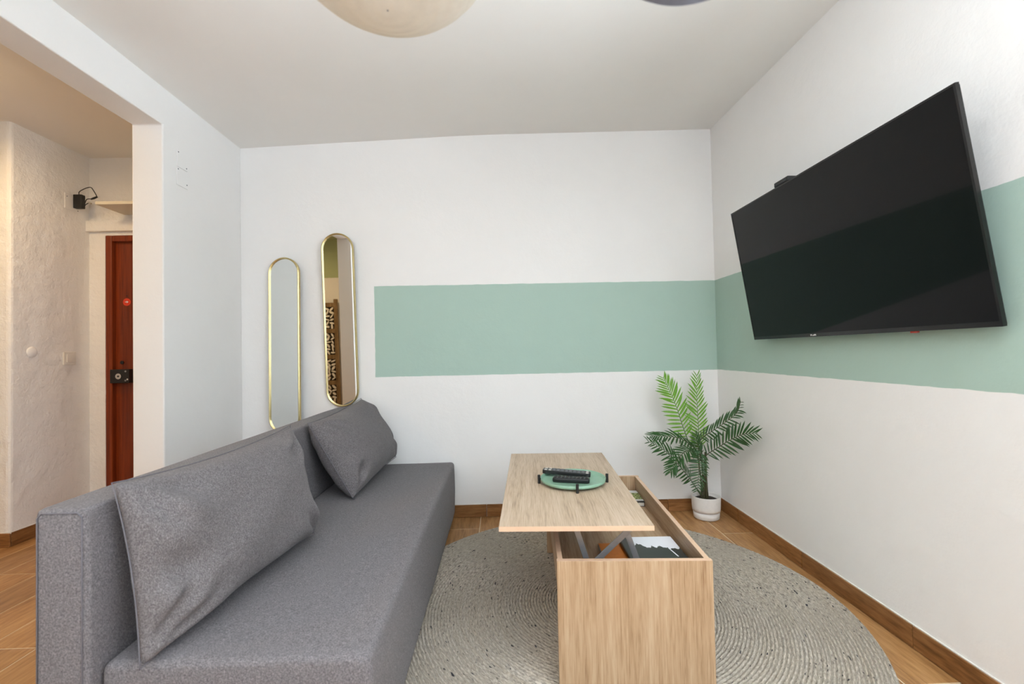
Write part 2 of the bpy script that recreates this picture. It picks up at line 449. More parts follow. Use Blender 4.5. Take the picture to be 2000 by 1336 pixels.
# ceilings: the room's is uneven, falling towards the hall
cm = MB(); xs = [XL - JT, -0.04, XR + 0.15]; ysn = [YF - 0.15, 1.8, YB + 0.15]
zz = {(0, 0): 2.47, (1, 0): 2.50, (2, 0): 2.50, (0, 1): 2.463, (1, 1): 2.515, (2, 1): 2.519, (0, 2): 2.450, (1, 2): 2.537, (2, 2): 2.562}
vs_ = [(xs[i], ysn[j], zz[i, j]) for j in range(3) for i in range(3)] + [(xs[i], ysn[j], 2.75) for j in range(3) for i in range(3)]
fs_ = []
for j in range(2):
    for i in range(2):
        q = j * 3 + i; fs_ += [(q, q + 1, q + 4, q + 3), (q + 9, q + 12, q + 13, q + 10)]
for e in ((0, 1), (1, 2), (2, 5), (5, 8), (8, 7), (7, 6), (6, 3), (3, 0)): fs_.append((e[0], e[0] + 9, e[1] + 9, e[1]))
struct(cm.add(vs_, fs_).build('ceiling', M['ceil']), 'uneven pale ceiling of the living room')
# hall
struct(MB().box(-4.1, XL - JT, 1.05, YH + 0.2, 2.515, 2.75).build('ceiling_hall', M['ceil']))
struct(MB().box(-4.1, XL - JT, -0.80, 1.05, 2.515, 2.75).build('ceiling_alcove', M['olive']), 'green painted ceiling seen in the mirror')
struct(bev(MB().prism([(-4.1, 2.75), (XH, 2.75), (XH, YH + 0.15), (-4.1, YH + 0.15)], 2, -0.05, 2.60).build('wall_hall_side', M['rough']), 0.02, 3), 'uneven white plaster wall of the hall')
struct(MB().box(-4.25, -4.1, -0.80, 2.75, -0.05, 2.75).build('wall_alcove', M['white']))
struct(MB().box(-4.1, XL - JT, -0.80, -0.65, -0.05, 2.515).build('wall_alcove_end', M['wall_alcove']))
DX0 = -2.79; DZ = 1.961
wh = MB().box(XH, DX0, YH, YH + 0.15, -0.05, 2.6).box(DX0, XL - JT, YH, YH + 0.15, DZ, 2.6).box(-1.90, XL - JT, YH, YH + 0.15, -0.05, DZ)
wh.box(XL - JT, XL - JT + 0.1, YB + 0.15, YH + 0.15, -0.05, 2.6)
struct(wh.build('wall_hall_end', M['rough']))
struct(bev(MB().box(XH, XL - JT, YH - 0.030, YH, 1.985, 2.060).build('trim_1', M['rough']), 0.004), 'cream ledge above the front door')
# front door of the flat
dr = struct(MB().box(DX0 + 0.045, -1.945, YH + 0.035, YH + 0.075, 0.005, DZ - 0.042).build('door_1', M['mahogany']), 'dark mahogany front door with black rim lock')
fr = MB().box(DX0, DX0 + 0.045, YH + 0.0, YH + 0.09, 0.0, DZ).box(-1.945, -1.90, YH, YH + 0.09, 0.0, DZ).box(DX0 + 0.045, -1.945, YH, YH + 0.09, DZ - 0.042, DZ)
sub(dr, fr, 'door_frame', M['mahogany'], bevel=0.006)
lk = sub(dr, MB().box(-2.745, -2.612, YH - 0.02, YH + 0.035, 0.916, 1.012), 'rim_lock', M['black_matt'], bevel=0.004)
lk['label'] = 'black rim lock with nickel cylinder'
def disc_y(x, y, z, r, t, n=24):
    m = MB().lathe([(r * 0.86, 0), (r, t * 0.25), (r, t)], n)
    m.v = [(x + p[0], y + t - p[2], z + p[1]) for p in m.v]; return m
sub(lk, disc_y(-2.680, YH - 0.028, 0.964, 0.020, 0.008), 'lock_cylinder', M['silver'])
sub(lk, disc_y(-2.680, YH - 0.030, 0.964, 0.006, 0.003), 'keyhole', M['black_matt'])
for sx, sz, mm in ((-2.634, 0.998, 'steel'), (-2.634, 0.934, 'steel'), (-2.620, 0.942, 'silver')):
    sub(lk, disc_y(sx, YH - 0.024, sz, 0.006, 0.004, 12), 'screw', M[mm])
pk = sub(dr, disc_y(-2.700, YH + 0.027, 1.060, 0.012, 0.008), 'peg', M['black_matt'])
st = sub(dr, disc_y(-2.668, YH + 0.033, 1.490, 0.027, 0.002, 32), 'sticker', M['sticker']); st['label'] = 'round red sticker with a pale arrow'
sub(st, MB().prism([(-2.680, 1.4935), (-2.668, 1.4935), (-2.668, 1.499), (-2.655, 1.491), (-2.668, 1.483), (-2.668, 1.4885), (-2.680, 1.4885)], 1, YH + 0.0322, YH + 0.0335), 'arrow_print', M['print_w'])
sub(dr, MB().box(-2.672, -2.664, YH + 0.034, YH + 0.036, 1.530, 1.538), 'nail_hole', M['black_matt'])

# skirting tiles
def skirting(name, axis, p, sgn, joints, lo, hi, mat, label, h=0.080, t=0.010):
    if axis == 0: c = MB().box(lo, hi, min(p, p + sgn * 0.004), max(p, p + sgn * 0.004), h - 0.003, h + 0.004)
    else: c = MB().box(min(p, p + sgn * 0.004), max(p, p + sgn * 0.004), lo, hi, h - 0.003, h + 0.004)
    root = struct(c.build(name, M['caulk']), label)
    e = [lo] + [j for j in joints if lo < j < hi] + [hi]
    for a, b in zip(e[:-1], e[1:]):
        q = sorted((p + sgn * 0.0005, p + sgn * t)); m = MB(); L = (b - a) / 2 - 0.0012
        if axis == 0:
            m.box(-L, L, q[0] - p, q[1] - p, 0.001, h); loc = ((a + b) / 2, p, 0)
        else:
            m.box(q[0] - p, q[1] - p, -L, L, 0.001, h); loc = (p, (a + b) / 2, 0)
        o = m.build('skirting_tile', mat, root); o.location = loc; bev(o, 0.0015, 1)
    return root
skirting('baseboard_back', 0, YB, -1, [-1.32, -0.72, -0.12, 0.48, 1.08], XL, XR - 0.012, M['skirt_x'], 'brown wood-look skirting along the back wall')
skirting('baseboard_right', 1, XR, -1, [-0.8, -0.2, 0.40, 1.0, 1.60, 2.195, 2.79], YF, YB, M['skirt_y'], 'brown wood-look skirting along the right wall')
skirting('baseboard_left', 1, XL, 1, [2.6], OY1, YB - 0.012, M['skirt_y'], 'brown wood-look skirting on the stub of left wall')
skirting('baseboard_hall', 1, XH, 1, [3.0], 2.752, YH, M['skirt_y'], 'brown wood-look skirting along the hall wall')
skirting('baseboard_corner', 0, 2.75, -1, [-3.5], -4.1, XH + 0.012, M['skirt_x'], 'brown wood-look skirting left of the hall corner')

# ------------------------------------------------------------------ sofa
sofa = thing('sofa', 'grey fabric sofa bed with thin straight backrest along the left wall', 'sofa', (-0.70, 2.03, 0.0))
def soft_box(x0, x1, y0, y1, z0, z1, r, puff=0.0):
    bm = bmesh.new()
    bmesh.ops.create_cube(bm, size=1.0)
    for v in bm.verts:
        v.co = Vector(((x0 + x1) / 2 + v.co.x * (x1 - x0), (y0 + y1) / 2 + v.co.y * (y1 - y0), (z0 + z1) / 2 + v.co.z * (z1 - z0)))
    bmesh.ops.bevel(bm, geom=list(bm.edges), offset=r, segments=4, profile=0.5, affect='EDGES')
    L = max(1, int((y1 - y0) / 0.07))
    for i in range(1, L):
        bmesh.ops.bisect_plane(bm, geom=bm.verts[:] + bm.edges[:] + bm.faces[:], plane_co=(0, y0 + (y1 - y0) * i / L, 0), plane_no=(0, 1, 0))
    for ax, lo, hi in ((0, x0, x1), (2, z0, z1)):
        n = max(1, int((hi - lo) / 0.07))
        for i in range(1, n):
            no = [0, 0, 0]; no[ax] = 1; co = [0, 0, 0]; co[ax] = lo + (hi - lo) * i / n
            bmesh.ops.bisect_plane(bm, geom=bm.verts[:] + bm.edges[:] + bm.faces[:], plane_co=co, plane_no=no)
    for v in bm.verts:
        u = ((v.co.x - x0) / (x1 - x0), (v.co.y - y0) / (y1 - y0), (v.co.z - z0) / (z1 - z0))
        w = noise.noise(v.co * 3.1) * 0.004
        s = math.sin(math.pi * min(1, max(0, u[0]))) * math.sin(math.pi * min(1, max(0, u[1])))
        if u[2] > 0.97: v.co.z += puff * s ** 0.5 + w
        if u[0] > 0.985: v.co.x += w * 1.2 + puff * 0.6 * math.sin(math.pi * min(1, max(0, u[2])))
    mb = MB(); bm.verts.index_update()
    mb.v = [tuple(v.co) for v in bm.verts]; mb.f = [tuple(v.index for v in f.verts) for f in bm.faces]
    bm.free(); return mb
part(sofa, soft_box(-0.950, -0.325, 1.095, 2.985, 0.032, 0.371, 0.020, 0.008), 'seat', M['fabric'], True)
bk = part(sofa, soft_box(-1.075, -0.957, 1.07, 2.985, 0.032, 0.742, 0.014, 0.003), 'backrest', M['fabric'], True)
loop = [(-1.066, 1.069, 0.05), (-1.066, 1.069, 0.722), (-1.056, 1.069, 0.732), (-0.976, 1.069, 0.732), (-0.966, 1.069, 0.722), (-0.966, 1.069, 0.05)]
o = MB().tube(loop, 0.0016, 6).build('seam', M['seam'], bk, True, org=(-0.70, 2.03, 0))
for x in (-1.02, -0.42):
    for y in (1.22, 2.85):
        part(sofa, MB().lathe([(0.018, 0.0145), (0.022, 0.034)], 16, (x, y, 0)), 'foot', M['black'])

def cushion(name, label, TL, TR, BR, BL, T, seed, push, pull=(0.02, 0.035), steep=0.45, amp=1.0, crush=0.0, flat=0.5):
    TL, TR, BR, BL = map(Vector, (TL, TR, BR, BL))
    N, K = 44, 30
    nrm = (TR - TL).cross(BL - TL).normalized() * -1.0
    if nrm.x < 0: nrm = -nrm
    front = []; back = []
    def prof(q, p): return max(0.0, 1 - abs(2 * q - 1) ** p)
    for j in range(K + 1):
        for i in range(N + 1):
            s, t = i / N, j / K
            # sides drawn in between the corners
            s2 = s + pull[0] * (1 - 2 * s) * math.sin(math.pi * t) ** 0.8
            t2 = t + pull[1] * (1 - 2 * t) * math.sin(math.pi * s) ** 0.8
            P = (TL * (1 - s2) + TR * s2) * (1 - t2) + (BL * (1 - s2) + BR * s2) * t2
            P = P + nrm * push * math.sin(math.pi * s) * math.sin(math.pi * t)
            th = (prof(s, 3.2) * prof(t, 2.6)) ** steep
            th *= 1.0 + 0.16 * (t - 0.5)
            w = 0.0
            for ci, (cs, ct) in enumerate(((0, 0), (1, 0), (1, 1), (0, 1))):
                dx, dy = (s - cs) * 1.7, (t - ct)
                d = math.hypot(dx, dy); a = math.atan2(abs(dy), abs(dx))
                w += 0.011 * math.sin(a * 10 + seed + ci * 1.7 + noise.noise(Vector((s * 3, t * 3, seed + ci))) * 3) * math.exp(-((d - 0.24) / 0.16) ** 2)
            e = math.exp(-(s / 0.16) ** 2)
            w += 0.010 * e * math.sin(t * 17 + seed * 2 + 3 * noise.noise(Vector((t * 4, s * 4, seed)))) * min(1, s * 14)
            e2 = math.exp(-((1 - s) / 0.13) ** 2)
            w += 0.003 * e2 * math.sin(t * 13 + seed * 3) * min(1, (1 - s) * 14)
            w += 0.010 * noise.noise(Vector((s * 4.0, t * 3.0, seed * 3.1)))
            w += crush * math.exp(-((s / 0.22) ** 2 + ((1 - t) / 0.25) ** 2)) * math.sin(22 * (s * 0.8 + (1 - t)) + seed)
            w *= min(1, th * 1.6) * amp
            front.append(P + nrm * (T * 0.5 * th + w)); back.append(P - nrm * (T * flat * th - w * 0.3))
    mb = MB(); n1 = N + 1
    idx_b = {}
    vs = list(front)
    for j in range(K + 1):
        for i in range(N + 1):
            if i in (0, N) or j in (0, K): idx_b[i, j] = j * n1 + i
            else: idx_b[i, j] = len(vs); vs.append(back[j * n1 + i])
    fs = []
    for j in range(K):
        for i in range(N):
            fs.append((j * n1 + i, j * n1 + i + 1, (j + 1) * n1 + i + 1, (j + 1) * n1 + i))
            fs.append((idx_b[i, j], idx_b[i, j + 1], idx_b[i + 1, j + 1], idx_b[i + 1, j]))
    mb.add(vs, fs)
    c = (TL + TR + BR + BL) / 4; c.z = min(v.z for v in vs)
    root = thing(name, label, 'cushion', tuple(c), group='grey sofa cushions')
    cov = part(root, mb, 'cover', M['fabric_c'], True)
    sm = cov.modifiers.new('sub', 'SUBSURF'); sm.levels = 1; sm.render_levels = 1
    rim = [front[i] for i in range(N)] + [front[j * n1 + N] for j in range(K)] + [front[K * n1 + i] for i in range(N, 0, -1)] + [front[j * n1] for j in range(K, 0, -1)]
    part(root, MB().tube(rim, 0.0016, 6, True), 'seam', M['seam'], True)
    return root
cushion('cushion', 'large grey cushion at the near end of the sofa', (-0.925, 1.100, 0.790), (-0.872, 1.890, 0.798), (-0.738, 1.790, 0.392), (-0.840, 1.072, 0.372), 0.20, 1.3, 0.012, (0.02, 0.05), 0.45, 1.8, 0.012, 0.27)
cushion('cushion', 'smaller-looking grey cushion at the far end of the sofa below the mirrors', (-0.930, 2.195, 0.758), (-0.896, 2.905, 0.805), (-0.690, 2.945, 0.420), (-0.725, 2.215, 0.388), 0.215, 4.1, 0.015, (0.0, 0.03), 0.46, 1.5, 0.014)

# ------------------------------------------------------------------ rug
def rug():
    C = (0.422, 1.96); R = 0.97; NR = 76; SR = 5; NA = 900
    k = NR * SR; rw = R / NR
    ri = np.arange(1, k + 1) / SR                                   # in rings
    th = np.arange(NA) * 2 * np.pi / NA + 1.2
    r_ = ri[:, None] * rw; ring = np.minimum(np.floor(ri - 1e-6), NR - 1)[:, None]
    fr_ = (ri[:, None] - ring)
    nb = np.maximum(6, np.round(2 * np.pi * (ring + 0.5) * rw / 0.026))
    ph = nb * th[None, :] + ring * 2.4
    prof = np.sin(np.pi * np.clip(fr_, 0, 1)) ** 0.6
    z = 0.0035 + 0.0075 * prof * (0.80 + 0.20 * np.cos(ph + (fr_ - 0.5) * 5))
    r2 = r_ + 0.0012 * np.sin(ph) * (fr_ < 0.99) + 0.0022 * np.sin(th[None, :] * 7 + 1) * (r_ / R)
    X = C[0] * 0 + r2 * np.cos(th)[None, :]; Yy = r2 * np.sin(th)[None, :]
    V = np.stack([X, Yy, np.broadcast_to(z, X.shape)], -1).reshape(-1, 3)
    V = np.concatenate([V, [[0, 0, 0.010]], np.stack([R * np.cos(th), R * np.sin(th), np.full(NA, 0.0006)], -1)])
    i = np.arange(k - 1)[:, None] * NA; a = np.arange(NA)[None, :]; b = (a + 1) % NA
    Q = np.stack([i + a, i + NA + a, i + NA + b, i + b], -1).reshape(-1, 4)
    o0 = (k - 1) * NA; s0 = k * NA + 1
    aa = np.arange(NA); bb = (aa + 1) % NA
    Q = np.concatenate([Q, np.stack([o0 + aa, s0 + aa, s0 + bb, o0 + bb], -1)])
    T3 = np.stack([np.full(NA, k * NA), aa, bb], -1)
    me = bpy.data.meshes.new('rug')
    nl = Q.size + T3.size
    me.vertices.add(len(V)); me.loops.add(nl); me.polygons.add(len(Q) + len(T3))
    me.vertices.foreach_set('co', V.astype(np.float32).ravel())
    li = np.concatenate([Q.ravel(), T3.ravel()]).astype(np.int32)
    me.loops.foreach_set('vertex_index', li)
    st_ = np.concatenate([np.arange(len(Q)) * 4, Q.size + np.arange(len(T3)) * 3]).astype(np.int32)
    me.polygons.foreach_set('loop_start', st_)
    me.update(calc_edges=True); me.validate()
    uv = me.uv_layers.new(name='uv')
    rr = np.hypot(V[:, 0], V[:, 1]); tt = (np.arctan2(V[:, 1], V[:, 0]) + 2 * np.pi - 1.2) % (2 * np.pi)
    ring_v = np.minimum(np.floor(rr / rw), NR)
    U = np.stack([tt * np.maximum(ring_v, 1) * rw + ring_v * 7.31, rr], -1)[li]
    uv.data.foreach_set('uv', U.astype(np.float32).ravel())
    o = link('rug', me, M['rug'], None, True, (C[0], C[1], 0.0))
    tag(o, 'round grey braided wool rug under the coffee table', 'rug')
rug()

# ------------------------------------------------------------------ coffee table (local axes: x right, y away from camera)
ct = thing('coffee_table', 'light oak lift-top coffee table with its top raised', 'coffee table', (0.405, 1.4435, 0.0), math.radians(-3.4), world=False)
HX, LY, ZT, ZF = 0.2445, 0.985, 0.410, 0.0125
for y0, y1 in ((0.0, 0.019), (LY - 0.019, LY)):
    part(ct, MB().box(-HX, HX, y0, y1, ZF, ZT), 'end_panel', M['oak_z'], bevel=0.0012)
for y0 in (0.001, LY - 0.018):
    part(ct, MB().box(-HX + 0.0005, HX - 0.0005, y0, y0 + 0.017, ZT + 0.0001, ZT + 0.0006), 'edge_band', M['oak_edge'])
for x0, x1 in ((-HX + 0.003, -HX + 0.020), (HX - 0.020, HX - 0.003)):
    part(ct, MB().box(x0, x1, 0.019, LY - 0.019, 0.295, ZT - 0.001), 'side_board', M['oak_y'], bevel=0.0010)
    part(ct, MB().box(x0 + 0.0005, x1 - 0.0005, 0.0195, LY - 0.0195, ZT - 0.0009, ZT - 0.0004), 'edge_band', M['oak_edge'])
part(ct, MB().box(-HX + 0.020, HX - 0.020, 0.019, LY - 0.019, 0.308, 0.322), 'bottom_board', M['oak_y'])
part(ct, MB().box(-0.424, 0.056, -0.037, 0.973, 0.519, 0.535), 'tabletop', M['oak_top'], bevel=0.0012)
part(ct, MB().box(-0.424, 0.056, -0.0378, -0.0371, 0.5195, 0.5345), 'edge_band', M['oak_edge'])
def arm(x0, z0, x1, z1, y, w=0.019, t=0.004):
    d = Vector((x1 - x0, 0, z1 - z0)); n = Vector((-d.z, 0, d.x)).normalized() * (w / 2)
    p = [(x0 + n.x, z0 + n.z), (x1 + n.x, z1 + n.z), (x1 - n.x, z1 - n.z), (x0 - n.x, z0 - n.z)]
    return MB().prism(p, 1, y - t / 2, y + t / 2)
for y in (0.085, 0.875):
    dx = -0.410
    part(ct, arm(0.283 + dx, 0.335, 0.228 + dx, 0.512, y), 'lift_arm', M['steel'], bevel=0.001)
    part(ct, arm(0.452 + dx, 0.335, 0.390 + dx, 0.512, y), 'lift_arm', M['steel'], bevel=0.001)
    part(ct, arm(0.256 + dx, 0.335, 0.416 + dx, 0.480, y - 0.006), 'lift_brace', M['steel'], bevel=0.001)
    part(ct, MB().box(0.170 + dx, 0.455 + dx, y - 0.004, y + 0.018, 0.507, 0.519), 'lift_rail', M['black_matt'], bevel=0.001)
    part(ct, MB().box(0.235 + dx, 0.490 + dx, y - 0.002, y + 0.020, 0.322, 0.345), 'lift_base', M['steel'], bevel=0.001)

# things in the table
def book(name, label, cat, c, w, l, z0, t, rot, cover, spine, page=None):
    root = thing(name, label, cat, (c[0], c[1], z0), rot, world=False)
    part(root, MB().box(-w / 2 + 0.002, w / 2 - 0.003, -l / 2 + 0.003, l / 2 - 0.003, 0.0015, t - 0.0015), 'pages', page or M['pages'])
    part(root, MB().box(-w / 2, w / 2, -l / 2, l / 2, t - 0.0015, t), 'front_cover', cover)
    part(root, MB().box(-w / 2, w / 2, -l / 2, l / 2, 0, 0.0015), 'back_cover', spine)
    part(root, MB().box(-w / 2 - 0.0015, -w / 2 + 0.002, -l / 2, l / 2, 0.0015, t - 0.0015), 'spine', spine)
    return root
book('book', 'photo book with dark tree silhouettes on a white cover inside the coffee table', 'book', (0.532, 1.628), 0.198, 0.262, 0.341, 0.014, math.radians(-1.5), M['book_cover'], M['black'])
book('book', 'orange book lying half under the tree photo book in the coffee table', 'book', (0.425, 1.622), 0.150, 0.245, 0.3225, 0.018, math.radians(-1.5), M['orange'], M['grey_card'])
book('booklet', 'white booklet with green leaf print at the far end inside the coffee table', 'booklet', (0.622, 2.285), 0.115, 0.185, 0.3225, 0.020, math.radians(-4), M['leaflet_cover'], M['black'])

# ------------------------------------------------------------------ tray and remotes
TC = (0.282, 1.878); TZ = 0.535
tr = thing('serving_tray', 'round green metal tray with black feet on the coffee table', 'tray', (TC[0], TC[1], TZ))
R0 = 0.131
prof = [(0.001, 0.0115), (R0 - 0.008, 0.0115), (R0 - 0.003, 0.0140), (R0 - 0.0005, 0.0235), (R0 + 0.0018, 0.0240), (R0 + 0.0008, 0.0125), (R0 - 0.006, 0.0085), (0.001, 0.0085)]
part(tr, MB().lathe(prof, 72, (TC[0], TC[1], TZ), cap=False), 'dish', M['mint_enamel'], True)
for a in (-92, -2, 178):
    ca, sa = math.cos(math.radians(a)), math.sin(math.radians(a))
    px, py = TC[0] + ca * (R0 + 0.0085), TC[1] + sa * (R0 + 0.0085)
    m = MB().lathe([(0.0050, 0.0), (0.0058, 0.001), (0.0058, 0.034), (0.0048, 0.035)], 16, (px, py, TZ))
    f = part(tr, m, 'foot', M['black_matt'])
    part(tr, MB().tube([(px, py, TZ + 0.019), (TC[0] + ca * (R0 - 0.002), TC[1] + sa * (R0 - 0.002), TZ + 0.019)], 0.0026, 8), 'bracket', M['black_matt'])
def remote(name, label, P0_, P1_, w, t, rows, mat, bm_, lite_rows=(), taper=1.0, round_=False):
    A, B = Vector(P0_), Vector(P1_); L = (B - A).length
    root = thing(name, label, 'remote control', tuple((A + B) / 2), world=False, group='remote controls on the tray')
    ex = (B - A).normalized(); ey = Vector((0, 0, 1)).cross(ex).normalized(); ez = ex.cross(ey)
    root.rotation_euler = Matrix((ex, ey, ez)).transposed().to_euler()
    n = 14; poly = []
    for i in range(n + 1):
        s = i / n; poly.append((-L / 2 + L * s, w / 2 * (taper + (1 - taper) * s) * (1 - 0.28 * (2 * abs(s - 0.5)) ** 12)))
    poly = poly + [(x, -y) for x, y in reversed(poly)]
    part(root, MB().prism(poly, 2, 0.0, t), 'body', mat, bevel=0.003 if not round_ else 0.006, seg=3)
    for i in range(rows):
        for j in range(3):
            bx = -L / 2 + L * (i + 0.8) / (rows + 0.6); by = (j - 1) * w * 0.27
            m = MB().box(bx - L / rows * 0.30, bx + L / rows * 0.30, by - w * 0.095, by + w * 0.095, t - 0.0006, t + 0.0016)
            part(root, m, 'button', M['button_w'] if i in lite_rows and j != 1 else bm_, bevel=0.0006, seg=1)
    return root
remote('remote_control', 'longer black remote control resting on the tray rim, at the back', (0.166, 1.962, TZ + 0.0243), (0.362, 1.915, TZ + 0.0135), 0.046, 0.016, 11, M['black'], M['rubber'], (0, 1, 10))
remote('remote_control', 'shorter rounded dark grey remote control lying in front on the tray', (0.198, 1.868, TZ + 0.0120), (0.342, 1.829, TZ + 0.0120), 0.040, 0.019, 9, M['black'], M['black_matt'], (), 1.0, True)

# ------------------------------------------------------------------ mirrors
def mirror(name, label, top, bot, w, tilt, yaw, depth=0.022):
    T, B = Vector(top), Vector(bot); H = (T - B).length; c = (T + B) / 2
    root = thing(name, label, 'mirror', tuple(c), world=False, group='oblong brass mirrors')
    roll = math.atan2(T.x - B.x, T.z - B.z)
    root.rotation_euler = (Matrix.Rotation(yaw, 3, 'Z') @ Matrix.Rotation(tilt, 3, 'X') @ Matrix.Rotation(roll, 3, 'Y')).to_euler()
    def pill(r, hh, n=20):
        pts = []
        for i in range(n + 1):
            a = math.pi * i / n; pts.append((r * math.cos(a), hh + r * math.sin(a)))
        for i in range(n + 1):
            a = math.pi + math.pi * i / n; pts.append((r * math.cos(a), -hh + r * math.sin(a)))
        return pts
    hh = H / 2 - w / 2
    outer, inner = pill(w / 2, hh), pill(w / 2 - 0.010, hh)
    mid = pill(w / 2 - 0.005, hh)
    n = len(outer); prof = [(0.0, -depth / 2), (0.0, depth / 2 - 0.004), (0.5, depth / 2), (1.0, depth / 2 - 0.003), (1.0, -depth / 2)]
    vs = []; fs = []
    for q, d in prof:
        for (a, b), (e, f) in zip(outer, inner): vs.append((a + (e - a) * q, -d, b + (f - b) * q))
    for j in range(len(prof)):
        k2 = (j + 1) % len(prof)
        for i in range(n): fs.append((j * n + i, j * n + (i + 1) % n, k2 * n + (i + 1) % n, k2 * n + i))
    part(root, MB().add(vs, fs), 'frame', M['brass'], False, 0.0)
    gl = [(x, z) for x, z in pill(w / 2 - 0.0098, hh)]
    part(root, MB().prism(gl, 1, -0.001, 0.006), 'glass', M['mirror'])
    part(root, MB().prism(gl, 1, 0.0062, depth / 2), 'backing', M['black_matt'])
    return root
mirror('wall_mirror', 'brass-framed oblong mirror hung lower, nearer the left corner', (-1.405, 2.982, 1.722), (-1.394, 2.950, 0.585), 0.206, math.radians(-1.4), math.radians(-5.2))
mirror('wall_mirror', 'brass-framed oblong mirror hung higher, nearer the green stripe', (-1.055, 2.966, 1.872), (-1.040, 3.000, 0.744), 0.208, math.radians(1.75), math.radians(0.0))

# ------------------------------------------------------------------ television
TLc, TRc, BRc, BLc = Vector((1.269, 2.451, 1.808)), Vector((1.292, 1.241, 1.813)), Vector((1.401, 1.238, 1.121)), Vector((1.378, 2.447, 1.115))
tv = thing('television', 'large flat black television tilted down from the right wall', 'television', tuple((TLc + TRc + BRc + BLc) / 4), world=False)
ex = (TRc - TLc).normalized(); ey = (TLc - BLc); ey = (ey - ex * ey.dot(ex)).normalized(); ez = ex.cross(ey)
tv.rotation_euler = Matrix((ex, ey, ez)).transposed().to_euler()
TW, TH = 1.212 / 2, 0.700 / 2
fb = MB()
b1, b2 = 0.007, 0.016
fb.box(-TW, TW, TH - b1, TH, -0.012, 0).box(-TW, TW, -TH, -TH + b2, -0.012, 0)
fb.box(-TW, -TW + b1, -TH + b2, TH - b1, -0.012, 0).box(TW - b1, TW, -TH + b2, TH - b1, -0.012, 0)
part(tv, fb, 'bezel', M['bezel'])
part(tv, MB().box(-TW + b1, TW - b1, -TH + b2, TH - b1, -0.010, -0.0012), 'screen', M['screen'])
rh = part(tv, MB().box(-TW + 0.004, TW - 0.004, -TH + 0.003, TH - 0.003, -0.020, -0.0122), 'rear_shell', M['black'], bevel=0.003)
part(tv, MB().prism([(-TH + 0.004, -0.0202), (0.06, -0.0202), (0.03, -0.036), (-TH + 0.05, -0.036)], 0, -TW + 0.05, TW - 0.07), 'rear_housing', M['black'])
# small white lettering on the lower bezel, too small to read
lg = MB(); x = -0.165
for wd, h0, h1 in ((0.004, 0, 1), (0.003, 0.3, 1), (0.0015, 0, 1), (0.004, 0, 0.35), (0.0045, 0, 0.7), (0.002, 0, 1), (0.0045, 0.1, 1), (0.003, 0, 1)):
    lg.box(x, x + wd, -TH + 0.004 + 0.007 * h0, -TH + 0.004 + 0.007 * h1, 0.0, 0.0006); x += wd + 0.0012
part(tv, lg, 'logo_print', M['print_w'])
part(tv, MB().box(0.318, 0.345, -TH - 0.006, -TH - 0.0002, -0.010, -0.003), 'tag', M['red_tag'])
# tilting wall bracket: rails on the set, plate on the wall, two arms
for s in (-0.16, 0.16):
    part(tv, MB().box(s - 0.012, s + 0.012, -0.12, 0.20, -0.050, -0.0205), 'bracket_rail', M['black_matt'])
inv = Matrix((ex, ey, ez))
ctr = (TLc + TRc + BRc + BLc) / 4
def tvloc(p): return inv @ (Vector(p) - ctr)
for s in (-0.16, 0.16):
    p0 = Vector((s, 0.14, -0.045)); wpt = ctr + ex * p0.x + ey * p0.y + ez * p0.z
    p1 = tvloc((XR - 0.012, wpt.y, wpt.z - 0.02))
    part(tv, MB().tube([p0, p1], 0.008, 8), 'bracket_arm', M['black_matt'])
pl = MB().box(XR - 0.014, XR - 0.002, 1.60, 2.10, 1.42, 1.62)
pl.v = [tuple(tvloc(p)) for p in pl.v]
part(tv, pl, 'wall_plate', M['black_matt'])
# small box on the top edge of the television
sb = thing('set_top_box', 'small black box perched on the top edge of the television', 'box', (1.305, 2.032, 1.817), world=False)
sb.rotation_euler = (0, 0, math.radians(1.0))
part(sb, MB().box(-0.018, 0.030, -0.050, 0.050, 0.0, 0.021), 'case', M['black_matt'], bevel=0.003)
part(sb, MB().box(-0.0188, -0.0178, -0.042, 0.042, 0.004, 0.017), 'front_panel', M['bezel'])
part(sb, MB().box(0.004, 0.014, -0.035, 0.035, -0.055, 0.0005), 'mounting_clip', M['black_matt'])

# ------------------------------------------------------------------ potted palm
PC = (1.278, 2.885, 0.0)
pp = thing('potted_palm', 'artificial palm with feathery fronds in a pale grey pot in the corner', 'potted plant', PC)
pp_prof = [(0.060, 0.0), (0.070, 0.001), (0.0765, 0.006), (0.0800, 0.0440), (0.0770, 0.0448), (0.0770, 0.0468), (0.0825, 0.0476), (0.0850, 0.066), (0.0875, 0.136), (0.0865, 0.141), (0.0825, 0.141), (0.0815, 0.134), (0.079, 0.112), (0.010, 0.112)]
part(pp, MB().lathe(pp_prof, 56, PC), 'pot', M['pot'], True, 0.0)
part(pp, MB().lathe([(0.079, 0.113), (0.060, 0.122), (0.030, 0.119), (0.001, 0.124)], 32, PC, cap=False), 'soil', M['soil'], True)
for k, (x, y, tx, ty, tz, r) in enumerate(((-0.012, -0.004, -0.030, -0.02, 0.46, 0.0085), (0.004, -0.01, -0.008, -0.03, 0.42, 0.0105), (-0.026, 0.004, -0.052, -0.01, 0.40, 0.006))):
    pth = catmull([(PC[0] + x, PC[1] + y, 0.105), (PC[0] + x * 0.8 - 0.004, PC[1] + y, 0.22), (PC[0] + tx * 0.8, PC[1] + ty * 0.7, 0.34), (PC[0] + tx, PC[1] + ty, tz)], 12)
    part(pp, MB().tube(pth, [r * (1 - 0.45 * i / 12) for i in range(13)], 10), 'trunk', M['stem'], True)
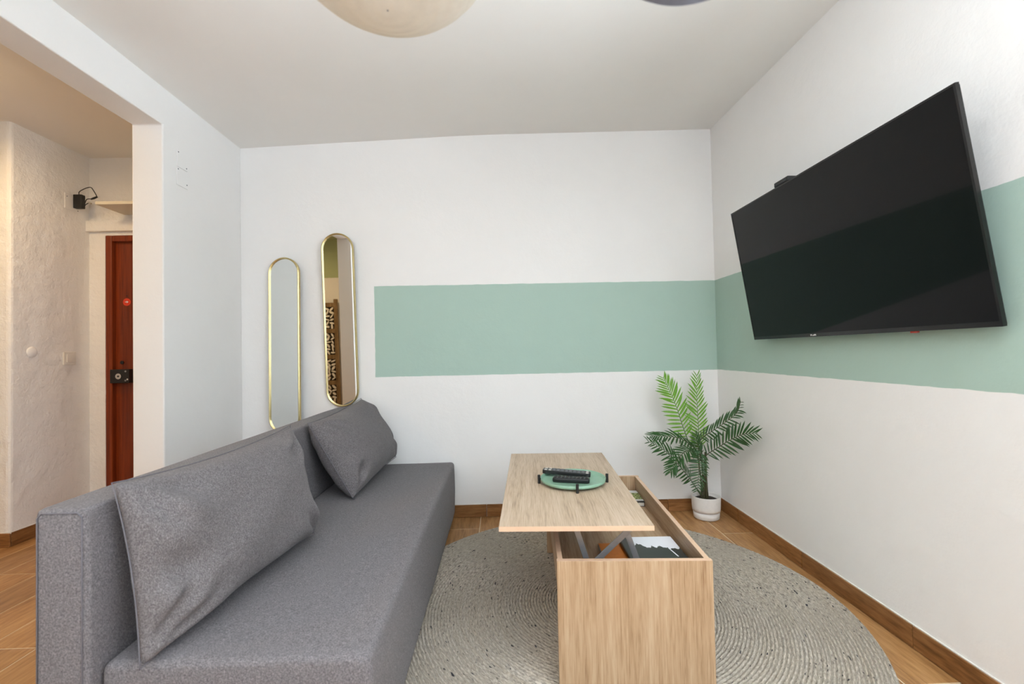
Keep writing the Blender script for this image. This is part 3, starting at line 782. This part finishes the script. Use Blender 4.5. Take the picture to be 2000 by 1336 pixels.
def blade(L, w, fold, droop):
    vs = []; fs = []; n = 5
    for i in range(n + 1):
        s = i / n; ww = w * (math.sin(math.pi * (0.10 + 0.86 * s)) ** 0.7 if s < 1 else 0.02)
        x = L * s; z = -droop * L * s * s
        vs += [(x, -ww, z + fold * ww), (x, 0, z), (x, ww, z + fold * ww)]
    for i in range(n):
        a = i * 3; fs += [(a, a + 3, a + 4, a + 1), (a + 1, a + 4, a + 5, a + 2)]
    return vs, fs
LEAF = []
for v in range(3):
    vs, fs = blade(1.0, 0.066 + 0.012 * v, 0.30, 0.10 + 0.10 * v)
    LEAF.append((vs, fs))
LM = {}
for key in ('leaf_lite', 'leaf_dark'):
    for v in range(3):
        me = MB().add(*LEAF[v]).mesh('leaflet'); me.materials.append(M[key])
        me.polygons.foreach_set('use_smooth', [True] * len(me.polygons)); LM[key, v] = me
def frond(pts, facing, Lmax, n, key, t0=0.22, ang0=62, ang1=28, r=0.0032, lab=None):
    path = catmull(pts, 40); org = path[0]
    fo = MB().tube([p - org for p in path[::2]], [r * (1 - 0.75 * i / 20) for i in range(21)], 6).build('frond', M['stem_g'] if key == 'leaf_lite' else M['stem'], pp, True, org=(0, 0, 0))
    fo.location = org - Vector(PC)
    if lab: fo['label'] = lab
    fc = Vector(facing).normalized()
    for i in range(n):
        t = t0 + (1 - t0) * (i + 0.3) / n
        for side in (-1, 1):
            tt = min(0.999, t + 0.006 * side)
            s = tt * 40; k = min(int(s), 39); p = path[k].lerp(path[k + 1], s - k)
            tg = (path[k + 1] - path[k]).normalized()
            u = (tt - t0) / (1 - t0)
            sd = tg.cross(fc).normalized() * side
            an = math.radians(ang0 + (ang1 - ang0) * u + random.uniform(-5, 5))
            L = Lmax * (0.55 + 1.25 * u - 1.45 * u * u) / 0.82 * random.uniform(0.9, 1.08)
            L = max(L, Lmax * 0.28)
            d = (tg * math.cos(an) + sd * math.sin(an) + fc * random.uniform(-0.12, 0.18)).normalized()
            zz_ = (fc - d * fc.dot(d)).normalized(); yy = zz_.cross(d)
            me = LM[key, random.randrange(3)]
            o = bpy.data.objects.new('leaflet', me); COL.objects.link(o); o.parent = fo
            mt = Matrix((d, yy, zz_)).transposed().to_4x4(); mt = Matrix.Translation(p - org) @ mt @ Matrix.Diagonal((L, L * 0.95 if Lmax < 0.09 else L * 0.8, L, 1))
            o.matrix_local = mt
    return fo
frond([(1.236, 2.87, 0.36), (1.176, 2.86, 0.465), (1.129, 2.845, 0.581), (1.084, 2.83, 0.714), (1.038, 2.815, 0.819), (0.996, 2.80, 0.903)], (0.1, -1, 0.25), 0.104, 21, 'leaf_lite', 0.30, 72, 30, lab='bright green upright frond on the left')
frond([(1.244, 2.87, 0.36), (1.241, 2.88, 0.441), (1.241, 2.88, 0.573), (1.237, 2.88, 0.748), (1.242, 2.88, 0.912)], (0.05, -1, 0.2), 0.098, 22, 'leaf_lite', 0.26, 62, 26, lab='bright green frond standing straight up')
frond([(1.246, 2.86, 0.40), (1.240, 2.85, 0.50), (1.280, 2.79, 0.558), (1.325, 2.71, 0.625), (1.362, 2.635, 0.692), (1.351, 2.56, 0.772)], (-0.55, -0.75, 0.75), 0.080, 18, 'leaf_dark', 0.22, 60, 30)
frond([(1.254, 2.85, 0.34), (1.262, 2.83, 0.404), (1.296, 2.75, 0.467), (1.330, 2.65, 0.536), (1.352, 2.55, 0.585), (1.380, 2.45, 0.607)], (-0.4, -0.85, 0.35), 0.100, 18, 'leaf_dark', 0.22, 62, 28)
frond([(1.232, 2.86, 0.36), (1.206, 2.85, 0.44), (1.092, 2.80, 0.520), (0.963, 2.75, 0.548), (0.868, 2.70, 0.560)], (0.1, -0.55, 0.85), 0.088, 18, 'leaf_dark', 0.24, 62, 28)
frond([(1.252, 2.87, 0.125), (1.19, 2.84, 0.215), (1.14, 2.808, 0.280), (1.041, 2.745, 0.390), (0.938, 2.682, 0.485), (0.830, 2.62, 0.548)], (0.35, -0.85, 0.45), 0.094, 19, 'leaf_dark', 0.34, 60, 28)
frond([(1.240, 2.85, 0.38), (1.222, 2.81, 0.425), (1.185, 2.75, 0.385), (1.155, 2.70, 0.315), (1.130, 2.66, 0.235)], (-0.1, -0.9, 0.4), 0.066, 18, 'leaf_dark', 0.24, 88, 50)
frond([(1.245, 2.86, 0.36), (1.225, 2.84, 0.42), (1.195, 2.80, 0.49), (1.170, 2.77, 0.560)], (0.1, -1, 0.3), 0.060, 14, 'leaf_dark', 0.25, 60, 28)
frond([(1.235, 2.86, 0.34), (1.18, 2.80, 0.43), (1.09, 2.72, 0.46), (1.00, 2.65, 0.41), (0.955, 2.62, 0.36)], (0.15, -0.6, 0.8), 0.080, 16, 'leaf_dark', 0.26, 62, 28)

# ------------------------------------------------------------------ paper lanterns near the camera
def lantern(name, label, c, r, squash, mat, zc):
    root = thing(name, label, 'pendant lamp', c, group='paper lanterns under the ceiling')
    prof = []; n = 120
    for i in range(n + 1):
        a = -math.pi / 2 + math.pi * (0.0006 + 0.9394 * i / n)
        rr = r * (1 + 0.006 * abs(math.sin(i * math.pi / 5)))
        prof.append((rr * math.cos(a), rr * squash * math.sin(a)))
    part(root, MB().lathe(prof, 64, c, cap=False), 'shade', mat, True)
    r0 = prof[0][0]
    for z, rr in ((prof[0][1], r0), (prof[-1][1], prof[-1][0])):
        part(root, MB().tube([(c[0] + rr * math.cos(a), c[1] + rr * math.sin(a), c[2] + z) for a in [2 * math.pi * k / 32 for k in range(32)]], 0.0016, 6, True), 'wire_ring', M['steel'])
    part(root, MB().lathe([(0.018, -0.03), (0.020, 0.03), (0.008, 0.05)], 16, (c[0], c[1], c[2] + r * squash * 0.55)), 'lamp_holder', M['white_plastic'])
    part(root, MB().tube([(c[0], c[1], c[2] + r * squash * 0.55), (c[0], c[1], zc - 0.02)], 0.003, 8), 'cord', M['white_plastic'])
    part(root, MB().lathe([(0.045, -0.03), (0.05, 0.0)], 24, (c[0], c[1], zc)), 'ceiling_rose', M['white_plastic'])
lantern('paper_lantern', 'cream ribbed paper lantern hanging at the top edge of the picture', (-0.19, 0.80, 1.91), 0.22, 1.0, M['paper'], 2.503)
lantern('paper_lantern', 'blue-grey paper lantern barely showing at the top edge, right of the cream one', (0.262, 0.55, 1.700), 0.155, 1.0, M['paper_blue'], 2.503)

# ------------------------------------------------------------------ small things on the walls
def cover_plate(name, label, cat, y0, y1, z0, z1, x, screws):
    root = thing(name, label, cat, (x, (y0 + y1) / 2, z0))
    part(root, MB().box(x, x + 0.004, y0, y1, z0, z1), 'plate', M['white'], bevel=0.0015)
    for y, z in screws:
        m = MB().lathe([(0.0036, 0), (0.003, 0.001)], 10); m.v = [(x + 0.004 + p[2], y + p[0], z + p[1]) for p in m.v]
        part(root, m, 'screw', M['rubber'])
cover_plate('cover_plate', 'upper of two painted-over blank plates high on the left wall', 'wall plate', 2.424, 2.508, 2.098, 2.192, XL + 0.0005, ((2.436, 2.178), (2.498, 2.112)))
cover_plate('cover_plate', 'lower of two painted-over blank plates high on the left wall', 'wall plate', 2.424, 2.508, 2.000, 2.096, XL + 0.0005, ((2.434, 2.086), (2.500, 2.022)))
sw = thing('light_switch', 'square white rocker light switch on the hall wall', 'light switch', (XH, 3.116, 1.05))
part(sw, MB().box(XH + 0.0005, XH + 0.010, 3.072, 3.160, 1.052, 1.140), 'frame', M['white_plastic'], bevel=0.004)
rk = MB().box(XH + 0.0102, XH + 0.016, 3.089, 3.143, 1.069, 1.123)
part(sw, rk, 'rocker', M['white_plastic'], bevel=0.002)
cp = MB().lathe([(0.033, 0.0), (0.033, 0.003), (0.026, 0.007), (0.002, 0.009)], 28)
cp.v = [(XH + 0.0005 + p[2], 2.875 + p[0], 1.138 + p[1]) for p in cp.v]
tag(cp.build('blanking_cap', M['white'], None, True), 'round painted-over blanking cap left of the light switch', 'wall cap')
# adapter plugged in by the plate, with its cable
ap = thing('cover_plate', 'blank plate on the hall wall behind the black power adapter', 'wall plate', (XH, 3.15, 2.11))
part(ap, MB().box(XH + 0.0005, XH + 0.005, 3.085, 3.205, 2.102, 2.205), 'plate', M['white'], bevel=0.0015)
for y, z in ((3.100, 2.185), (3.178, 2.108)):
    m = MB().lathe([(0.0036, 0), (0.003, 0.001)], 10); m.v = [(XH + 0.005 + p[2], y + p[0], z + p[1]) for p in m.v]
    part(ap, m, 'screw', M['rubber'])
ad = thing('power_adapter', 'black power adapter with looping cable beside the hall shelf', 'power adapter', (XH + 0.03, 3.17, 2.12))
part(ad, MB().box(XH + 0.0055, XH + 0.062, 3.140, 3.172, 2.118, 2.212), 'case', M['black_matt'], bevel=0.004)
cab = catmull([(XH + 0.034, 3.156, 2.208), (XH + 0.036, 3.154, 2.232), (XH + 0.075, 3.15, 2.252), (XH + 0.118, 3.146, 2.260), (XH + 0.140, 3.143, 2.238), (XH + 0.165, 3.140, 2.196), (XH + 0.160, 3.140, 2.186), (XH + 0.135, 3.138, 2.178), (XH + 0.100, 3.140, 2.176), (XH + 0.085, 3.142, 2.150), (XH + 0.072, 3.146, 2.118), (XH + 0.085, 3.146, 2.140), (XH + 0.110, 3.142, 2.152)], 60)
part(ad, MB().tube(cab, 0.0028, 8), 'cable', M['black_matt'], True)
part(ad, MB().tube([(XH + 0.128, 3.139, 2.176), (XH + 0.146, 3.139, 2.182), (XH + 0.168, 3.140, 2.192)], [0.005, 0.007, 0.0055], 10), 'connector', M['black_matt'], True)
part(ad, MB().tube([(XH + 0.110, 3.142, 2.152), (XH + 0.128, 3.140, 2.146)], 0.0055, 10), 'plug_tip', M['silver'])
sh = thing('wall_shelf', 'narrow cream shelf above the front door in the hall', 'shelf', (-2.25, 3.16, 2.105))
part(sh, MB().box(-2.655, -1.90, 3.035, YH - 0.0005, 2.105, 2.125), 'board', M['shelf'], bevel=0.002)
part(sh, MB().prism([(3.15, 2.1048), (YH - 0.001, 2.1048), (YH - 0.001, 2.085)], 0, -2.05, -2.03), 'bracket', M['shelf'])

# ------------------------------------------------------------------ beyond the opening: ceiling lamp and carved screen (seen in the mirror)
def ceiling_lamp(c, power, label):
    hl = thing('ceiling_lamp', label, 'ceiling lamp', c, group='hall ceiling lamps')
    part(hl, MB().lathe([(0.15, 0.055), (0.155, 0.085)], 36, c), 'base', M['white_plastic'])
    part(hl, MB().lathe([(0.02, 0.0), (0.10, 0.012), (0.142, 0.055)], 36, c), 'diffuser', M['lamp'], True)
    l = bpy.data.lights.new('ceiling_lamp_light', 'AREA'); l.shape = 'DISK'; l.size = 0.26; l.energy = power; l.color = (1.0, 0.70, 0.37)
    o = bpy.data.objects.new('ceiling_lamp_light', l); COL.objects.link(o); o.location = (c[0], c[1], c[2] - 0.005)
ceiling_lamp((-2.60, 2.13, 2.43), 7.5, 'round warm ceiling lamp in the hall, out of view above the opening')
ceiling_lamp((-2.95, 0.35, 2.43), 9, 'added warm ceiling lamp brightening the carved screen, out of view')  # unseen second lamp, added to brighten the dim alcove in the mirror
def screen():
    X0, X1, Y, Zt = -3.18, -2.32, -0.58, 1.66
    root = thing('carved_screen', 'tall carved wooden screen with pale floral fretwork, seen in the mirror', 'screen', ((X0 + X1) / 2, Y, 0))
    nW = 2; wW = (X1 - X0) / nW
    for w in range(nW):
        a = X0 + w * wW + 0.004; b = a + wW - 0.008
        fr = MB().box(a, a + 0.05, Y - 0.015, Y + 0.015, 0.0, Zt).box(b - 0.05, b, Y - 0.015, Y + 0.015, 0.0, Zt)
        zs = [0.10, 0.47, 0.84, 1.21, 1.58]
        for z in zs: fr.box(a + 0.05, b - 0.05, Y - 0.015, Y + 0.015, z - 0.03, z + 0.03)
        part(root, fr, 'frame', M['carved'])
        for z0, z1 in zip(zs[:-1], zs[1:]):
            bkp = part(root, MB().box(a + 0.05, b - 0.05, Y - 0.012, Y - 0.006, z0 + 0.03, z1 - 0.03), 'backing_panel', M['carved_dark'])
            fm = MB(); cx, cz = (a + b) / 2, (z0 + z1) / 2; hw, hh = (b - a) / 2 - 0.055, (z1 - z0) / 2 - 0.035
            for i in range(5):
                for j in range(6):
                    px = cx - hw + hw * 2 * (i + 0.5) / 5; pz = cz - hh + hh * 2 * (j + 0.5) / 6
                    an = random.uniform(0, math.pi); ln = random.uniform(0.028, 0.042); wd = random.uniform(0.010, 0.017)
                    poly = []
                    for q in range(8):
                        t_ = 2 * math.pi * q / 8; u, v = ln * math.cos(t_), wd * math.sin(t_)
                        X_ = px + u * math.cos(an) - v * math.sin(an); Z_ = pz + u * math.sin(an) + v * math.cos(an)
                        poly.append((min(max(X_, a + 0.051), b - 0.051), min(max(Z_, z0 + 0.031), z1 - 0.031)))
                    fm.prism(poly, 1, Y - 0.006, Y + 0.006)
            fo = fm.build('fretwork', M['carved_pale'], bkp, org=ORG[root.name])
screen()
